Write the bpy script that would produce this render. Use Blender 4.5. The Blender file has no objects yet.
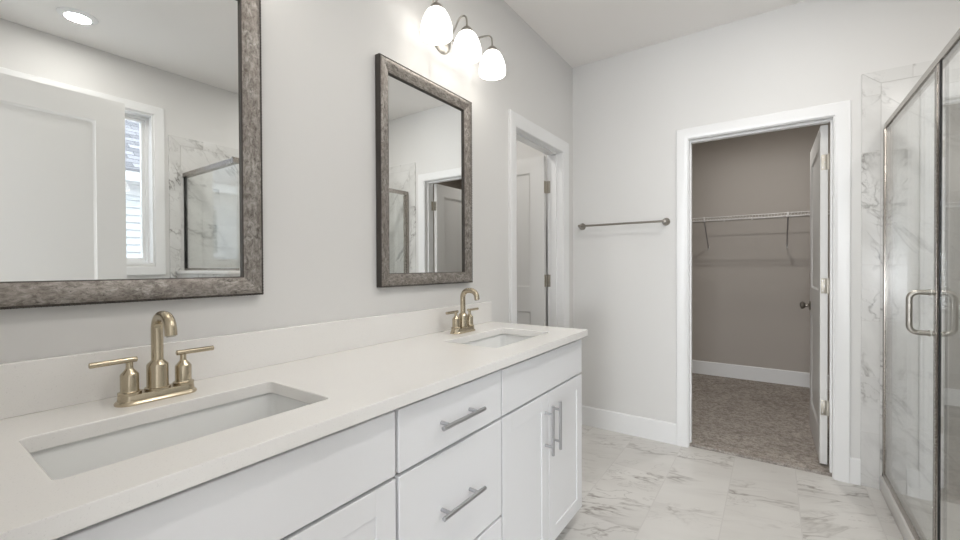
import bpy, bmesh, math, random
from mathutils import Vector, Matrix
random.seed(4)
S = bpy.context.scene
COL = S.collection
PI = math.pi

# ------------------------------------------------------------------ camera
cam_d = bpy.data.cameras.new('camera')
cam = bpy.data.objects.new('camera', cam_d)
COL.objects.link(cam)
S.camera = cam
cam_d.sensor_width = 36.0
cam_d.lens = 421.96 / 960 * 36.0
cam_d.clip_start = 0.02
_a, _b, _c = math.radians(34.8345), math.radians(-0.4948), math.radians(-0.2646)
_fw = Vector((-math.sin(_a) * math.cos(_b), math.cos(_a) * math.cos(_b), math.sin(_b)))
_r = Vector((math.cos(_a), math.sin(_a), 0))
_u = _r.cross(_fw)
_r2 = _r * math.cos(_c) + _u * math.sin(_c)
_u2 = -_r * math.sin(_c) + _u * math.cos(_c)
cam.matrix_world = Matrix(((_r2.x, _u2.x, -_fw.x, 1.2737), (_r2.y, _u2.y, -_fw.y, 0.0), (_r2.z, _u2.z, -_fw.z, 1.2098), (0, 0, 0, 1)))

# ------------------------------------------------------------------ world, light, exposure
w = bpy.data.worlds.new('sky')
S.world = w
w.use_nodes = True
bg = w.node_tree.nodes['Background']
bg.inputs['Color'].default_value = (0.86, 0.93, 1.0, 1)
bg.inputs['Strength'].default_value = 4.4
S.view_settings.view_transform = 'Standard'
S.view_settings.look = 'None'
S.view_settings.exposure = 0.3
S.view_settings.gamma = 1.0
S.view_settings.use_curve_mapping = False
SHADE_GLOW = 2.4
W_BATH, W_SHOWER, W_MID, W_CLOSET, W_TOILET, W_BEDROOM = 2.8, 2.5, 6.5, 10.0, 4.2, 135.0

def lamp(name, loc, watts, size, color=(1, .97, .925), rot=(0, 0, 0), shape='DISK', size_y=None):
    l = bpy.data.lights.new(name, 'AREA')
    l.energy = watts
    l.shape = shape
    l.size = size
    if size_y: l.size_y = size_y
    l.color = color
    o = bpy.data.objects.new(name, l)
    o.location = loc
    o.rotation_euler = rot
    COL.objects.link(o)
    return o

# ------------------------------------------------------------------ helpers
def smooth(me, ang=35):
    for p in me.polygons: p.use_smooth = True
    me.set_sharp_from_angle(angle=math.radians(ang))

class MB:
    """collects shapes into one bmesh; slot = material index"""
    def __init__(self):
        self.bm = bmesh.new(); self.slot = 0
    def _mark(self, faces):
        for f in faces: f.material_index = self.slot
    def box(self, x0, x1, y0, y1, z0, z1, bev=0.0, seg=2):
        t = bmesh.new()
        bmesh.ops.create_cube(t, size=1)
        for v in t.verts:
            v.co = Vector(((x0 + x1) / 2 + v.co.x * (x1 - x0), (y0 + y1) / 2 + v.co.y * (y1 - y0), (z0 + z1) / 2 + v.co.z * (z1 - z0)))
        if bev > 0:
            bmesh.ops.bevel(t, geom=t.edges[:], offset=bev, segments=seg, affect='EDGES', profile=0.5)
        self.merge(t); return self
    def merge(self, t, mat=None):
        if mat is not None: t.transform(mat)
        vs = {}
        for v in t.verts: vs[v] = self.bm.verts.new(v.co)
        for f in t.faces:
            try:
                n = self.bm.faces.new([vs[v] for v in f.verts]); n.material_index = self.slot
            except ValueError: pass
        t.free()
    def lathe(self, prof, origin, axis=(0, 0, 1), seg=32):
        """prof: (radius, height) from start to end; closed by caps when radius > 0"""
        ax = Vector(axis).normalized()
        q = ax.to_track_quat('Z', 'Y')
        o = Vector(origin)
        rings = []
        for r, h in prof:
            if r < 1e-6:
                rings.append([self.bm.verts.new(o + ax * h)])
            else:
                rings.append([self.bm.verts.new(o + q @ Vector((r * math.cos(2 * PI * i / seg), r * math.sin(2 * PI * i / seg), h))) for i in range(seg)])
        fs = []
        for a, b in zip(rings, rings[1:]):
            for i in range(seg):
                j = (i + 1) % seg
                if len(a) == 1 and len(b) == 1: continue
                if len(a) == 1: fs.append(self.bm.faces.new((a[0], b[j], b[i])))
                elif len(b) == 1: fs.append(self.bm.faces.new((a[i], a[j], b[0])))
                else: fs.append(self.bm.faces.new((a[i], a[j], b[j], b[i])))
        if len(rings[0]) > 1: fs.append(self.bm.faces.new(list(reversed(rings[0]))))
        if len(rings[-1]) > 1: fs.append(self.bm.faces.new(rings[-1]))
        self._mark(fs); return self
    def cyl(self, p0, p1, r, seg=20, bev=0.0):
        p0, p1 = Vector(p0), Vector(p1)
        L = (p1 - p0).length
        prof = [(r, 0), (r, L)] if bev <= 0 else [(r - bev, 0), (r, bev), (r, L - bev), (r - bev, L)]
        return self.lathe(prof, p0, p1 - p0, seg)
    def tube(self, pts, r, seg=14, cap=True):
        pts = [Vector(p) for p in pts]
        n = len(pts)
        rad = r if isinstance(r, (list, tuple)) else [r] * n
        tan = []
        for i in range(n):
            a = pts[max(0, i - 1)]; b = pts[min(n - 1, i + 1)]
            tan.append((b - a).normalized())
        ref = Vector((0, 0, 1)) if abs(tan[0].z) < .9 else Vector((0, 1, 0))
        nrm = (ref - tan[0] * ref.dot(tan[0])).normalized()
        rings = []
        for i in range(n):
            nrm = (nrm - tan[i] * nrm.dot(tan[i])).normalized()
            bn = tan[i].cross(nrm)
            rings.append([self.bm.verts.new(pts[i] + (nrm * math.cos(2 * PI * k / seg) + bn * math.sin(2 * PI * k / seg)) * rad[i]) for k in range(seg)])
        fs = []
        for a, b in zip(rings, rings[1:]):
            for k in range(seg):
                j = (k + 1) % seg
                fs.append(self.bm.faces.new((a[k], a[j], b[j], b[k])))
        if cap:
            fs.append(self.bm.faces.new(list(reversed(rings[0])))); fs.append(self.bm.faces.new(rings[-1]))
        self._mark(fs); return self
    def prism(self, poly, axis, a, b):
        """poly of 2-D points in the plane across the axis, extruded from a to b"""
        def P(p, t):
            if axis == 'x': return (t, p[0], p[1])
            if axis == 'y': return (p[0], t, p[1])
            return (p[0], p[1], t)
        va = [self.bm.verts.new(P(p, a)) for p in poly]
        vb = [self.bm.verts.new(P(p, b)) for p in poly]
        fs = [self.bm.faces.new(va), self.bm.faces.new(list(reversed(vb)))]
        n = len(poly)
        for i in range(n):
            j = (i + 1) % n
            fs.append(self.bm.faces.new((va[i], vb[i], vb[j], va[j])))
        self._mark(fs); return self
    def frame(self, prof, y0, y1, z0, z1, plane='x', at=0.0):
        """mitred frame; prof = (inset, depth) closed loop. plane 'x': frame in the y/z plane growing to +x"""
        cor = [(y0, z0, 1, 1), (y1, z0, -1, 1), (y1, z1, -1, -1), (y0, z1, 1, -1)]
        rings = []
        for (a, b, sa, sb) in cor:
            ring = []
            for (i, d) in prof:
                A, B = a + sa * i, b + sb * i
                if plane == 'x': ring.append(self.bm.verts.new((at + d, A, B)))
                elif plane == '-x': ring.append(self.bm.verts.new((at - d, A, B)))
                else: ring.append(self.bm.verts.new((A, at - d, B)))
            rings.append(ring)
        fs = []
        n = len(prof)
        for k in range(4):
            a, b = rings[k], rings[(k + 1) % 4]
            for i in range(n):
                j = (i + 1) % n
                fs.append(self.bm.faces.new((a[i], a[j], b[j], b[i])))
        self._mark(fs); return self
    def casing(self, prof, a0, a1, ztop, plane='y', at=0.0, sgn=-1, z0=0.0):
        """three-sided door casing mitred at the head; prof = (inset from the outer edge, depth)"""
        path = [(a0, z0, 1, 0), (a0, ztop, 1, -1), (a1, ztop, -1, -1), (a1, z0, -1, 0)]
        rings = []
        for (a, z, sa, sz) in path:
            ring = []
            for (i, d) in prof:
                A, Z = a + sa * i, z + sz * i
                ring.append(self.bm.verts.new((A, at + sgn * d, Z) if plane == 'y' else (at + sgn * d, A, Z)))
            rings.append(ring)
        fs = []
        n = len(prof)
        for k in range(3):
            a, b = rings[k], rings[k + 1]
            for i in range(n):
                j = (i + 1) % n
                fs.append(self.bm.faces.new((a[i], a[j], b[j], b[i])))
        fs.append(self.bm.faces.new(rings[0])); fs.append(self.bm.faces.new(list(reversed(rings[-1]))))
        self._mark(fs); return self
    def build(self, name, mats, parent=None, origin=None, ang=35, label=None):
        bm = self.bm
        bmesh.ops.recalc_face_normals(bm, faces=bm.faces[:])
        if origin is not None:
            o = Vector(origin)
            for v in bm.verts: v.co -= o
        me = bpy.data.meshes.new(name)
        bm.to_mesh(me); bm.free()
        smooth(me, ang)
        for m in (mats if isinstance(mats, (list, tuple)) else [mats]): me.materials.append(m)
        ob = bpy.data.objects.new(name, me)
        COL.objects.link(ob)
        if parent is not None: ob.parent = parent
        if label: ob['label'] = label
        return ob

def tag(o, label, cat, group=None, kind=None):
    o['label'] = label; o['category'] = cat
    if group: o['group'] = group
    if kind: o['kind'] = kind
    return o
def thing(name, loc, label, cat, group=None, kind=None, rz=0):
    o = bpy.data.objects.new(name, None)
    o.empty_display_size = .05
    o.location = loc; o.rotation_euler = (0, 0, rz)
    COL.objects.link(o)
    return tag(o, label, cat, group, kind)
def copy_tree(o, parent=None):
    c = o.copy(); COL.objects.link(c)
    if parent is not None: c.parent = parent
    for ch in list(o.children): copy_tree(ch, c)
    return c
def struct(mb, name, mats, label, cat, ang=35):
    return tag(mb.build(name, mats, ang=ang), label, cat, kind='structure')
def arc(c, r, a0, a1, n, f):
    return [f(c[0] + r * math.cos(a0 + (a1 - a0) * i / n), c[1] + r * math.sin(a0 + (a1 - a0) * i / n)) for i in range(n + 1)]

# ------------------------------------------------------------------ materials
class NT:
    def __init__(self, name):
        self.m = bpy.data.materials.new(name); self.m.use_nodes = True
        self.t = self.m.node_tree; self.n = self.t.nodes; self.l = self.t.links
        self.p = self.n['Principled BSDF']
    def new(self, kind, **kw):
        n = self.n.new(kind)
        for k, v in kw.items(): setattr(n, k, v)
        return n
    def link(self, a, b): self.l.new(a, b)
    def math(self, op, a, b=None, c=None, clamp=False):
        n = self.new('ShaderNodeMath', operation=op); n.use_clamp = clamp
        for i, v in enumerate((a, b, c)):
            if v is None: continue
            if isinstance(v, (int, float)): n.inputs[i].default_value = v
            else: self.link(v, n.inputs[i])
        return n.outputs[0]
    def mix(self, fac, a, b, blend='MIX'):
        n = self.new('ShaderNodeMix', data_type='RGBA', blend_type=blend)
        for i, v in ((0, fac), (6, a), (7, b)):
            if isinstance(v, (int, float)): n.inputs[i].default_value = v
            elif isinstance(v, tuple): n.inputs[i].default_value = (*v, 1)
            else: self.link(v, n.inputs[i])
        return n.outputs[2]
    def coord(self): return self.new('ShaderNodeTexCoord').outputs['Object']
    def noise(self, vec, scale, detail=4, rough=.55, dist=0.0, w=None):
        n = self.new('ShaderNodeTexNoise', noise_dimensions='4D' if w is not None else '3D')
        n.inputs['Scale'].default_value = scale; n.inputs['Detail'].default_value = detail
        n.inputs['Roughness'].default_value = rough; n.inputs['Distortion'].default_value = dist
        self.link(vec, n.inputs['Vector'])
        if w is not None: self.link(w, n.inputs['W'])
        return n.outputs['Fac']
    def ramp(self, fac, stops):
        n = self.new('ShaderNodeValToRGB')
        e = n.color_ramp.elements
        while len(e) < len(stops): e.new(.5)
        for el, (p, c) in zip(e, stops):
            el.position = p; el.color = (c, c, c, 1) if isinstance(c, (int, float)) else (*c, 1)
        self.link(fac, n.inputs[0]); return n.outputs[0]
    def bump(self, h, strength, dist=.002):
        n = self.new('ShaderNodeBump'); n.inputs['Strength'].default_value = strength; n.inputs['Distance'].default_value = dist
        self.link(h, n.inputs['Height']); self.link(n.outputs[0], self.p.inputs['Normal'])
    def set(self, col=None, rough=.5, metal=0.0, spec=None):
        if col is not None:
            if isinstance(col, tuple): self.p.inputs['Base Color'].default_value = (*col, 1)
            else: self.link(col, self.p.inputs['Base Color'])
        if isinstance(rough, (int, float)): self.p.inputs['Roughness'].default_value = rough
        else: self.link(rough, self.p.inputs['Roughness'])
        self.p.inputs['Metallic'].default_value = metal
        if spec is not None: self.p.inputs['Specular IOR Level'].default_value = spec
        return self.m

def paint(name, col, rough=.6, bump=.04, scale=260):
    t = NT(name)
    n = t.noise(t.coord(), 1.1, 2)
    c = t.mix(n, tuple(v * .985 for v in col), tuple(min(1, v * 1.012) for v in col))
    if bump: t.bump(t.noise(t.coord(), scale, 2), bump, .001)
    return t.set(c, rough)
def metal(name, col, rough, brushed=True):
    t = NT(name)
    if brushed:
        n = t.noise(t.coord(), 180, 3)
        r = t.math('MULTIPLY_ADD', n, .05, rough - .025)
        return t.set(col, r, 1.0)
    return t.set(col, rough, 1.0)

M_wall = paint('wall paint', (.75, .743, .73), .62)
M_ceil = paint('ceiling paint', (.93, .908, .885), .8)
M_closet = paint('closet wall paint', (.46, .42, .38), .65)
M_trim = paint('white trim enamel', (.86, .862, .862), .32, .02, 120)
M_door = paint('white door enamel', (.77, .765, .75), .36, .02, 120)
M_cab = paint('white cabinet lacquer', (.84, .845, .86), .3, .0)
M_cabin = paint('cabinet box shadow gap', (.55, .55, .56), .5, .0)
M_porc = NT('white porcelain').set((.86, .865, .855), .08)
M_ni = metal('brushed nickel', (.43, .41, .375), .32)
M_nihinge = metal('satin nickel hinge', (.46, .43, .375), .45)
M_gold = metal('champagne bronze', (.53, .46, .345), .25)
M_steel = metal('stainless pull', (.50, .50, .52), .30)
M_shower_metal = metal('brushed nickel shower frame', (.37, .34, .31), .27)
M_towel = metal('dark brushed nickel', (.31, .285, .255), .34)
M_dark = NT('black gasket').set((.012, .012, .012), .5)
M_mirror = NT('mirror silvering').set((.92, .93, .92), .0, 1.0)
M_wire = NT('white coated wire').set((.72, .70, .68), .4)
M_black = NT('dark bead').set((.05, .042, .036), .45)

def quartz():
    t = NT('white quartz worktop')
    c = t.coord()
    n = t.noise(c, 420, 2)
    f = t.ramp(n, [(.30, 1.0), (.36, 0.0)])
    big = t.noise(c, 3, 3)
    base = t.mix(big, (.86, .845, .82), (.89, .875, .855))
    return t.set(t.mix(t.math('MULTIPLY', f, .35), base, (.62, .61, .59)), .2)
M_quartz = quartz()

def marble(name, rowdir, off=(0, 0), size=(.61, .3048), rough=.25, base=((.66, .642, .615), (.725, .71, .685)), vein=(.30, .275, .25), amount=1.0, plane='xy', stagger=.5, mortar=.0016, grout=(.60, .585, .565), vrot=0.35, vstretch=(1.0, 2.4)):
    """large marble-look tiles; per-tile random vein field. plane: which object axes make the tile plane (first = running direction)"""
    t = NT(name)
    sep = t.new('ShaderNodeSeparateXYZ'); t.link(t.coord(), sep.inputs[0])
    ax = {'x': sep.outputs[0], 'y': sep.outputs[1], 'z': sep.outputs[2]}
    U = t.math('ADD', ax[plane[0]], off[0]); V = t.math('ADD', ax[plane[1]], off[1])
    cmb = t.new('ShaderNodeCombineXYZ'); t.link(U, cmb.inputs[0]); t.link(V, cmb.inputs[1])
    br = t.new('ShaderNodeTexBrick', offset=stagger, offset_frequency=2)
    br.inputs['Color1'].default_value = (0, 0, 0, 1); br.inputs['Color2'].default_value = (1, 1, 1, 1); br.inputs['Mortar'].default_value = (.5, .5, .5, 1)
    br.inputs['Scale'].default_value = 1; br.inputs['Mortar Size'].default_value = mortar; br.inputs['Mortar Smooth'].default_value = .2
    br.inputs['Brick Width'].default_value = size[0]; br.inputs['Row Height'].default_value = size[1]
    t.link(cmb.outputs[0], br.inputs['Vector'])
    rnd = t.new('ShaderNodeSeparateColor'); t.link(br.outputs['Color'], rnd.inputs[0])
    wv = t.math('MULTIPLY', rnd.outputs[0], 37.0)
    m0 = t.new('ShaderNodeMapping'); m0.inputs['Rotation'].default_value = (0, 0, vrot); t.link(cmb.outputs[0], m0.inputs[0])
    mp = t.new('ShaderNodeMapping'); mp.inputs['Scale'].default_value = (vstretch[0], vstretch[1], 1)
    t.link(m0.outputs[0], mp.inputs[0])
    vec = mp.outputs[0]
    def ridge(scale, wd, det=5, dist=.6, add=0.0):
        n = t.noise(vec, scale, det, .58, dist, t.math('ADD', wv, add))
        return t.ramp(t.math('ABSOLUTE', t.math('SUBTRACT', n, .5)), [(0, 1.0), (wd * .4, .45), (wd, 0.0)])
    mask = t.ramp(t.noise(vec, 1.7, 2, .5, 0, t.math('ADD', wv, 9.0)), [(.42, 0.0), (.62, 1.0)])
    r1 = t.math('MULTIPLY', ridge(1.25, .018), mask)
    r2 = t.math('MULTIPLY', ridge(3.6, .016, 6, .8, 3.3), t.math('MULTIPLY', mask, .55))
    cloud = t.ramp(t.noise(vec, 1.8, 5, .6, .4, t.math('ADD', wv, 21.0)), [(.42, 0.0), (.75, .30)])
    b = t.mix(t.noise(vec, 2.2, 4, .5, 0, wv), base[0], base[1])
    b = t.mix(t.math('MULTIPLY', cloud, amount), b, tuple(.5 * (x + y) for x, y in zip(vein, base[0])))
    b = t.mix(t.math('MULTIPLY', t.math('ADD', r1, r2, clamp=True), .62 * amount), b, vein)
    b = t.mix(t.math('MULTIPLY', br.outputs['Fac'], 1.0), b, grout)
    inv = t.math('SUBTRACT', 1.0, br.outputs['Fac'])
    t.bump(inv, .35, .0008)
    return t.set(b, t.math('MULTIPLY_ADD', br.outputs['Fac'], .4, rough))
WALLB = ((.70, .695, .68), (.775, .77, .755))
M_floor = marble('marble floor tile', 'y', (4.13, -.161 + .3048 * 8), plane='yx', rough=.32, amount=1.6, vrot=.36, vstretch=(2.3, .8), mortar=.0026, grout=(.63, .61, .59))
M_tback = marble('marble shower tile back', 'x', (3.0 - 1.875 + .61 * 2 - .61, -.05 + .304 * 4), size=(.61, .304), plane='xz', rough=.16, base=WALLB, vein=(.30, .295, .285), vrot=.7, amount=1.35)
M_tside = marble('marble shower tile side', 'y', (3.2, -.05 + .304 * 4), size=(.61, .304), plane='yz', rough=.16, base=WALLB, vein=(.30, .295, .285), vrot=.7, amount=1.35)
M_bvert = marble('marble bullnose upright', 'z', (.008 + .304 * 3, 4.0), size=(.304, 30.0), plane='zx', stagger=0, rough=.2, base=WALLB, vein=(.28, .27, .255), vrot=.5, amount=2.0, vstretch=(1.5, 2.6))
M_bhor = marble('marble bullnose head', 'x', (3.0, 4.0), size=(.304, 30.0), plane='xz', stagger=0, rough=.2, base=WALLB, vein=(.28, .27, .255), vrot=.5, amount=2.0, vstretch=(1.5, 2.6))
M_bhory = marble('marble bullnose head side', 'y', (3.0, 4.0), size=(.304, 30.0), plane='yz', stagger=0, rough=.2, base=WALLB, vein=(.28, .27, .255), vrot=.5, amount=2.0, vstretch=(1.5, 2.6))
M_pan = marble('shower pan tile', 'y', (4.0, 4.0), size=(.61, .3048), plane='yx', rough=.3, amount=.6)
M_curb = NT('white solid curb').set((.80, .785, .765), .3)

def glass(name, tint):
    t = NT(name)
    t.n.remove(t.p)
    g = t.new('ShaderNodeNewGeometry')
    dt = t.new('ShaderNodeVectorMath', operation='DOT_PRODUCT')
    t.link(g.outputs['Normal'], dt.inputs[0]); t.link(g.outputs['Incoming'], dt.inputs[1])
    c = t.math('ABSOLUTE', dt.outputs['Value'])
    f5 = t.math('POWER', t.math('SUBTRACT', 1.0, c, clamp=True), 5.0)
    fr = t.math('MULTIPLY_ADD', f5, .958, .042, clamp=True)
    tr = t.new('ShaderNodeBsdfTransparent'); tr.inputs[0].default_value = (*tint, 1)
    gl = t.new('ShaderNodeBsdfGlossy'); gl.inputs['Roughness'].default_value = 0.0; gl.inputs[0].default_value = (1, 1, 1, 1)
    mx = t.new('ShaderNodeMixShader')
    t.link(fr, mx.inputs[0]); t.link(tr.outputs[0], mx.inputs[1]); t.link(gl.outputs[0], mx.inputs[2])
    t.link(mx.outputs[0], t.n['Material Output'].inputs[0])
    return t.m
M_glass = glass('clear shower glass', (.975, .985, .98))
M_pane = glass('window glass', (.98, .985, .985))

def carpet():
    t = NT('grey brown carpet pile')
    c = t.coord()
    big = t.noise(c, 5.5, 5, .65, .5)
    fine = t.noise(c, 170, 3, .7)
    mid = t.noise(c, 38, 4, .7)
    b = t.mix(t.ramp(big, [(.33, 0.0), (.68, 1.0)]), (.46, .41, .365), (.66, .60, .55))
    b = t.mix(t.ramp(mid, [(.36, .8), (.58, 0.0)]), b, (.22, .195, .17))
    b = t.mix(t.ramp(fine, [(.35, .6), (.6, 0.0)]), b, (.20, .175, .155))
    t.bump(fine, .9, .006)
    return t.set(b, .95, 0, .1)
M_carpet = carpet()

def distressed(name, axis):
    """worn silver-brown leaf on mouldings; streaks run along the bar axis ('y' or 'z')"""
    t = NT(name)
    mp = t.new('ShaderNodeMapping')
    mp.inputs['Scale'].default_value = (1, .5, 1) if axis == 'y' else (1, 1, .5)
    t.link(t.coord(), mp.inputs[0]); v = mp.outputs[0]
    n1 = t.noise(v, 95, 8, .75, .6)
    n2 = t.noise(v, 26, 5, .65, .4)
    n3 = t.noise(v, 230, 5, .75)
    a = t.mix(t.ramp(n1, [(.36, 0.0), (.62, 1.0)]), (.10, .085, .074), (.47, .44, .405))
    a = t.mix(t.ramp(n2, [(.40, 0.0), (.66, .6)]), a, (.19, .16, .14))
    a = t.mix(t.ramp(n3, [(.56, 0.0), (.68, .85)]), a, (.045, .036, .03))
    t.bump(n1, .35, .0015)
    return t.set(a, .42, .35)
M_leafy = distressed('distressed silver leaf horizontal', 'y')
M_leafz = distressed('distressed silver leaf upright', 'z')

def shade_mat():
    t = NT('lit frosted glass')
    lw = t.new('ShaderNodeLayerWeight'); lw.inputs[0].default_value = .35
    t.set((.9, .89, .86), .35)
    t.p.inputs['Emission Color'].default_value = (1.0, .962, .905, 1)
    t.p.inputs['Emission Strength'].default_value = SHADE_GLOW
    return t.m
M_shade = shade_mat()
def emit(name, col, s):
    t = NT(name); t.set((.9, .9, .9), .4)
    t.p.inputs['Emission Color'].default_value = (*col, 1); t.p.inputs['Emission Strength'].default_value = s
    return t.m
M_lens = emit('lit downlight lens', (1, .97, .92), 3.0)
M_siding = paint('pale vinyl siding', (.44, .455, .475), .5, 0)
M_fascia = paint('pale fascia', (.50, .505, .515), .5, 0)
def shingles():
    t = NT('grey roof shingles')
    sep = t.new('ShaderNodeSeparateXYZ'); t.link(t.coord(), sep.inputs[0])
    cmb = t.new('ShaderNodeCombineXYZ'); t.link(sep.outputs[1], cmb.inputs[0]); t.link(sep.outputs[2], cmb.inputs[1])
    br = t.new('ShaderNodeTexBrick'); br.inputs['Scale'].default_value = 1
    br.inputs['Brick Width'].default_value = .22; br.inputs['Row Height'].default_value = .075; br.inputs['Mortar Size'].default_value = .006
    br.inputs['Color1'].default_value = (.10, .10, .11, 1); br.inputs['Color2'].default_value = (.24, .24, .26, 1); br.inputs['Mortar'].default_value = (.06, .06, .065, 1)
    t.link(cmb.outputs[0], br.inputs['Vector'])
    return t.set(br.outputs['Color'], .9)
M_shingle = shingles()
M_bounce_ground = paint('pale bounce concrete', (.62, .60, .57), .9, .2, 60)  # yard colour raised so it reflects daylight up to the bathroom ceiling
M_neighpane = NT('dim neighbour window').set((.17, .2, .2), .1)

# ------------------------------------------------------------------ room shell
H = 2.735
YB, WR, YN = 3.089, 2.61, -.005
CT = 2.115                              # casing top
CW = .068                               # casing width
# doorway clear openings
CX0, CX1 = .811, 1.549                  # closet (back wall)
TY0, TY1 = 2.210, 2.893                   # toilet room (left wall)
EX0, EX1 = .778, 1.54                   # entry (near wall)
HEAD = 2.042
def wall_x(mb, x0, x1, y0, y1, holes, z1=H):
    """wall slab across x with holes (y0, y1, z0, z1)"""
    cur = y0
    for (a, b, c, d) in sorted(holes):
        mb.box(x0, x1, cur, a, 0, z1)
        if c > 0: mb.box(x0, x1, a, b, 0, c)
        mb.box(x0, x1, a, b, d, z1)
        cur = b
    mb.box(x0, x1, cur, y1, 0, z1); return mb
def wall_y(mb, y0, y1, x0, x1, holes, z1=H):
    cur = x0
    for (a, b, c, d) in sorted(holes):
        mb.box(cur, a, y0, y1, 0, z1)
        if c > 0: mb.box(a, b, y0, y1, 0, c)
        mb.box(a, b, y0, y1, d, z1)
        cur = b
    mb.box(cur, x1, y0, y1, 0, z1); return mb
JT = .018
mb = MB(); mb.box(0, WR, YN - .115, YB + .02, -.06, 0)
mb.box(-.115, 0, TY0 - JT, TY1 + JT, -.06, 0); mb.box(-1.25, -.115, 1.75, 3.3, -.06, 0)
struct(mb, 'floor', M_floor, 'pale marble look floor tiles in running bond with grey veins', 'floor')
mb = MB(); mb.box(-.115, WR + .15, YN - .115, YB + .115, H, H + .08)
struct(mb, 'ceiling', M_ceil, 'plain off white bathroom ceiling', 'ceiling')
mb = wall_x(MB(), -.115, 0, YN - .115, YB + .115, [(TY0 - JT, TY1 + JT, 0, HEAD + JT)])
struct(mb, 'wall_left', M_wall, 'long pale grey wall behind the vanity and mirrors', 'wall')
mb = wall_y(MB(), YB, YB + .115, 0, WR + .15, [(CX0 - JT, CX1 + JT, 0, HEAD + JT)])
struct(mb, 'wall_back', M_wall, 'pale grey wall with towel bar and closet doorway', 'wall')
WY0, WY1, WZ0, WZ1 = .26, 1.225, 1.235, 2.37
mb = wall_x(MB(), WR, WR + .15, YN - .115, YB, [(WY0, WY1, WZ0, WZ1)])
struct(mb, 'wall_right', M_wall, 'outside wall with the bathroom window, seen in the mirror', 'wall')
mb = wall_y(MB(), YN - .115, YN, 0, WR, [(EX0 - JT, EX1 + JT, 0, 2.065 + JT)])
struct(mb, 'wall_near', M_wall, 'pale wall with the entry doorway, facing the closet wall', 'wall')
# closet shell
KY = 5.2
mb = MB(); mb.box(-.62, 2.75, KY, KY + .1, 0, H)
struct(mb, 'wall_closet_back', M_closet, 'taupe back wall of the closet behind the wire shelf', 'wall')
mb = MB(); mb.box(-.72, -.62, YB + .115, KY + .1, 0, H)
struct(mb, 'wall_closet_left', M_closet, 'taupe left side wall of the closet', 'wall')
mb = MB(); mb.box(2.75, 2.85, YB + .115, KY + .1, 0, H)
struct(mb, 'wall_closet_right', M_closet, 'taupe right side wall of the closet behind the open door', 'wall')
mb = wall_y(MB(), YB + .115, YB + .123, -.62, 2.75, [(CX0 - JT, CX1 + JT, 0, HEAD + JT)])
struct(mb, 'wall_closet_front', M_closet, 'taupe closet side of the doorway wall', 'wall')
mb = MB(); mb.box(-.72, 2.85, YB + .115, KY + .1, H, H + .08)
struct(mb, 'ceiling_closet', M_ceil, 'closet ceiling', 'ceiling')
mb = MB(); mb.box(-.62, 2.75, YB + .115, KY, -.06, .016); mb.box(CX0, CX1, YB + .03, YB + .115, -.06, .014)
struct(mb, 'floor_closet', M_carpet, 'grey brown carpet in the closet', 'carpet')
# toilet room shell
mb = MB(); mb.box(-1.25, -1.15, 1.75, 3.3, 0, H)
struct(mb, 'wall_toilet_far', M_wall, 'far wall of the small room behind the left doorway', 'wall')
mb = MB(); mb.box(-1.15, -.115, 3.2, 3.3, 0, H)
struct(mb, 'wall_toilet_end', M_wall, 'end wall of the small room above the half open door', 'wall')
mb = MB(); mb.box(-1.15, -.115, 1.75, 1.85, 0, H)
struct(mb, 'wall_toilet_near', M_wall, 'near wall of the small room beside the left doorway', 'wall')
mb = MB(); mb.box(-1.25, -.115, 1.75, 3.3, H, H + .08)
struct(mb, 'ceiling_toilet', M_ceil, 'ceiling of the small room behind the left doorway', 'ceiling')
# bedroom beyond the entry doorway, with a big window added to let light in
BX0, BX1, BY0 = -1.0, 3.4, -3.6
mb = MB(); mb.box(BX0, BX1, BY0, YN - .115, -.06, 0)
struct(mb, 'floor_bedroom', M_carpet, 'bedroom carpet outside the entry doorway', 'carpet')
mb = MB(); mb.box(BX0 - .1, BX1 + .1, BY0 - .1, YN - .115, H, H + .08)
struct(mb, 'ceiling_bedroom', M_ceil, 'bedroom ceiling outside the entry doorway', 'ceiling')
mb = wall_y(MB(), BY0 - .1, BY0, BX0, BX1, [(.2, 2.4, .6, 2.3)])
struct(mb, 'wall_bedroom_far', M_wall, 'bedroom wall with a wide window opening added for light', 'wall')
mb = MB(); mb.box(BX0 - .1, BX0, BY0 - .1, YN - .115, 0, H)
struct(mb, 'wall_bedroom_left', M_wall, 'bedroom side wall on the vanity side', 'wall')
mb = MB(); mb.box(BX1, BX1 + .1, BY0 - .1, YN - .115, 0, H)
struct(mb, 'wall_bedroom_right', M_wall, 'bedroom side wall on the window side', 'wall')
mb = MB(); mb.box(BX0, -.115, YN - .115, YN - .005, 0, H); mb.box(WR + .15, BX1, YN - .115, YN - .005, 0, H)
struct(mb, 'wall_bedroom_near', M_wall, 'bedroom face of the wall shared with the bathroom', 'wall')

# ---- door jambs and casings (trim)
PROF = [(0, 0), (0, .015), (.004, .018), (.048, .016), (.056, .012), (.064, .011), (.068, .008), (.068, 0)]
def jamb_y(mb, x0, x1, y0, y1, top, stop):
    mb.box(x0 - JT, x0, y0, y1, 0, top + JT); mb.box(x1, x1 + JT, y0, y1, 0, top + JT); mb.box(x0, x1, y0, y1, top, top + JT)
    mb.box(x0, x0 + .009, stop, stop + .034, 0, top); mb.box(x1 - .009, x1, stop, stop + .034, 0, top); mb.box(x0 + .009, x1 - .009, stop, stop + .034, top - .011, top)
mb = MB()
mb.casing(PROF, CX0 - .005 - CW, CX1 + .005 + CW, CT, 'y', YB, -1)
jamb_y(mb, CX0, CX1, YB - .001, YB + .124, HEAD, YB + .045)
mb.casing(PROF, CX0 - .005 - CW, CX1 + .005 + CW, CT, 'y', YB + .123, 1)
struct(mb, 'trim_1', M_trim, 'white casing and jamb around the closet doorway', 'door casing')
mb = MB()
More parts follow.
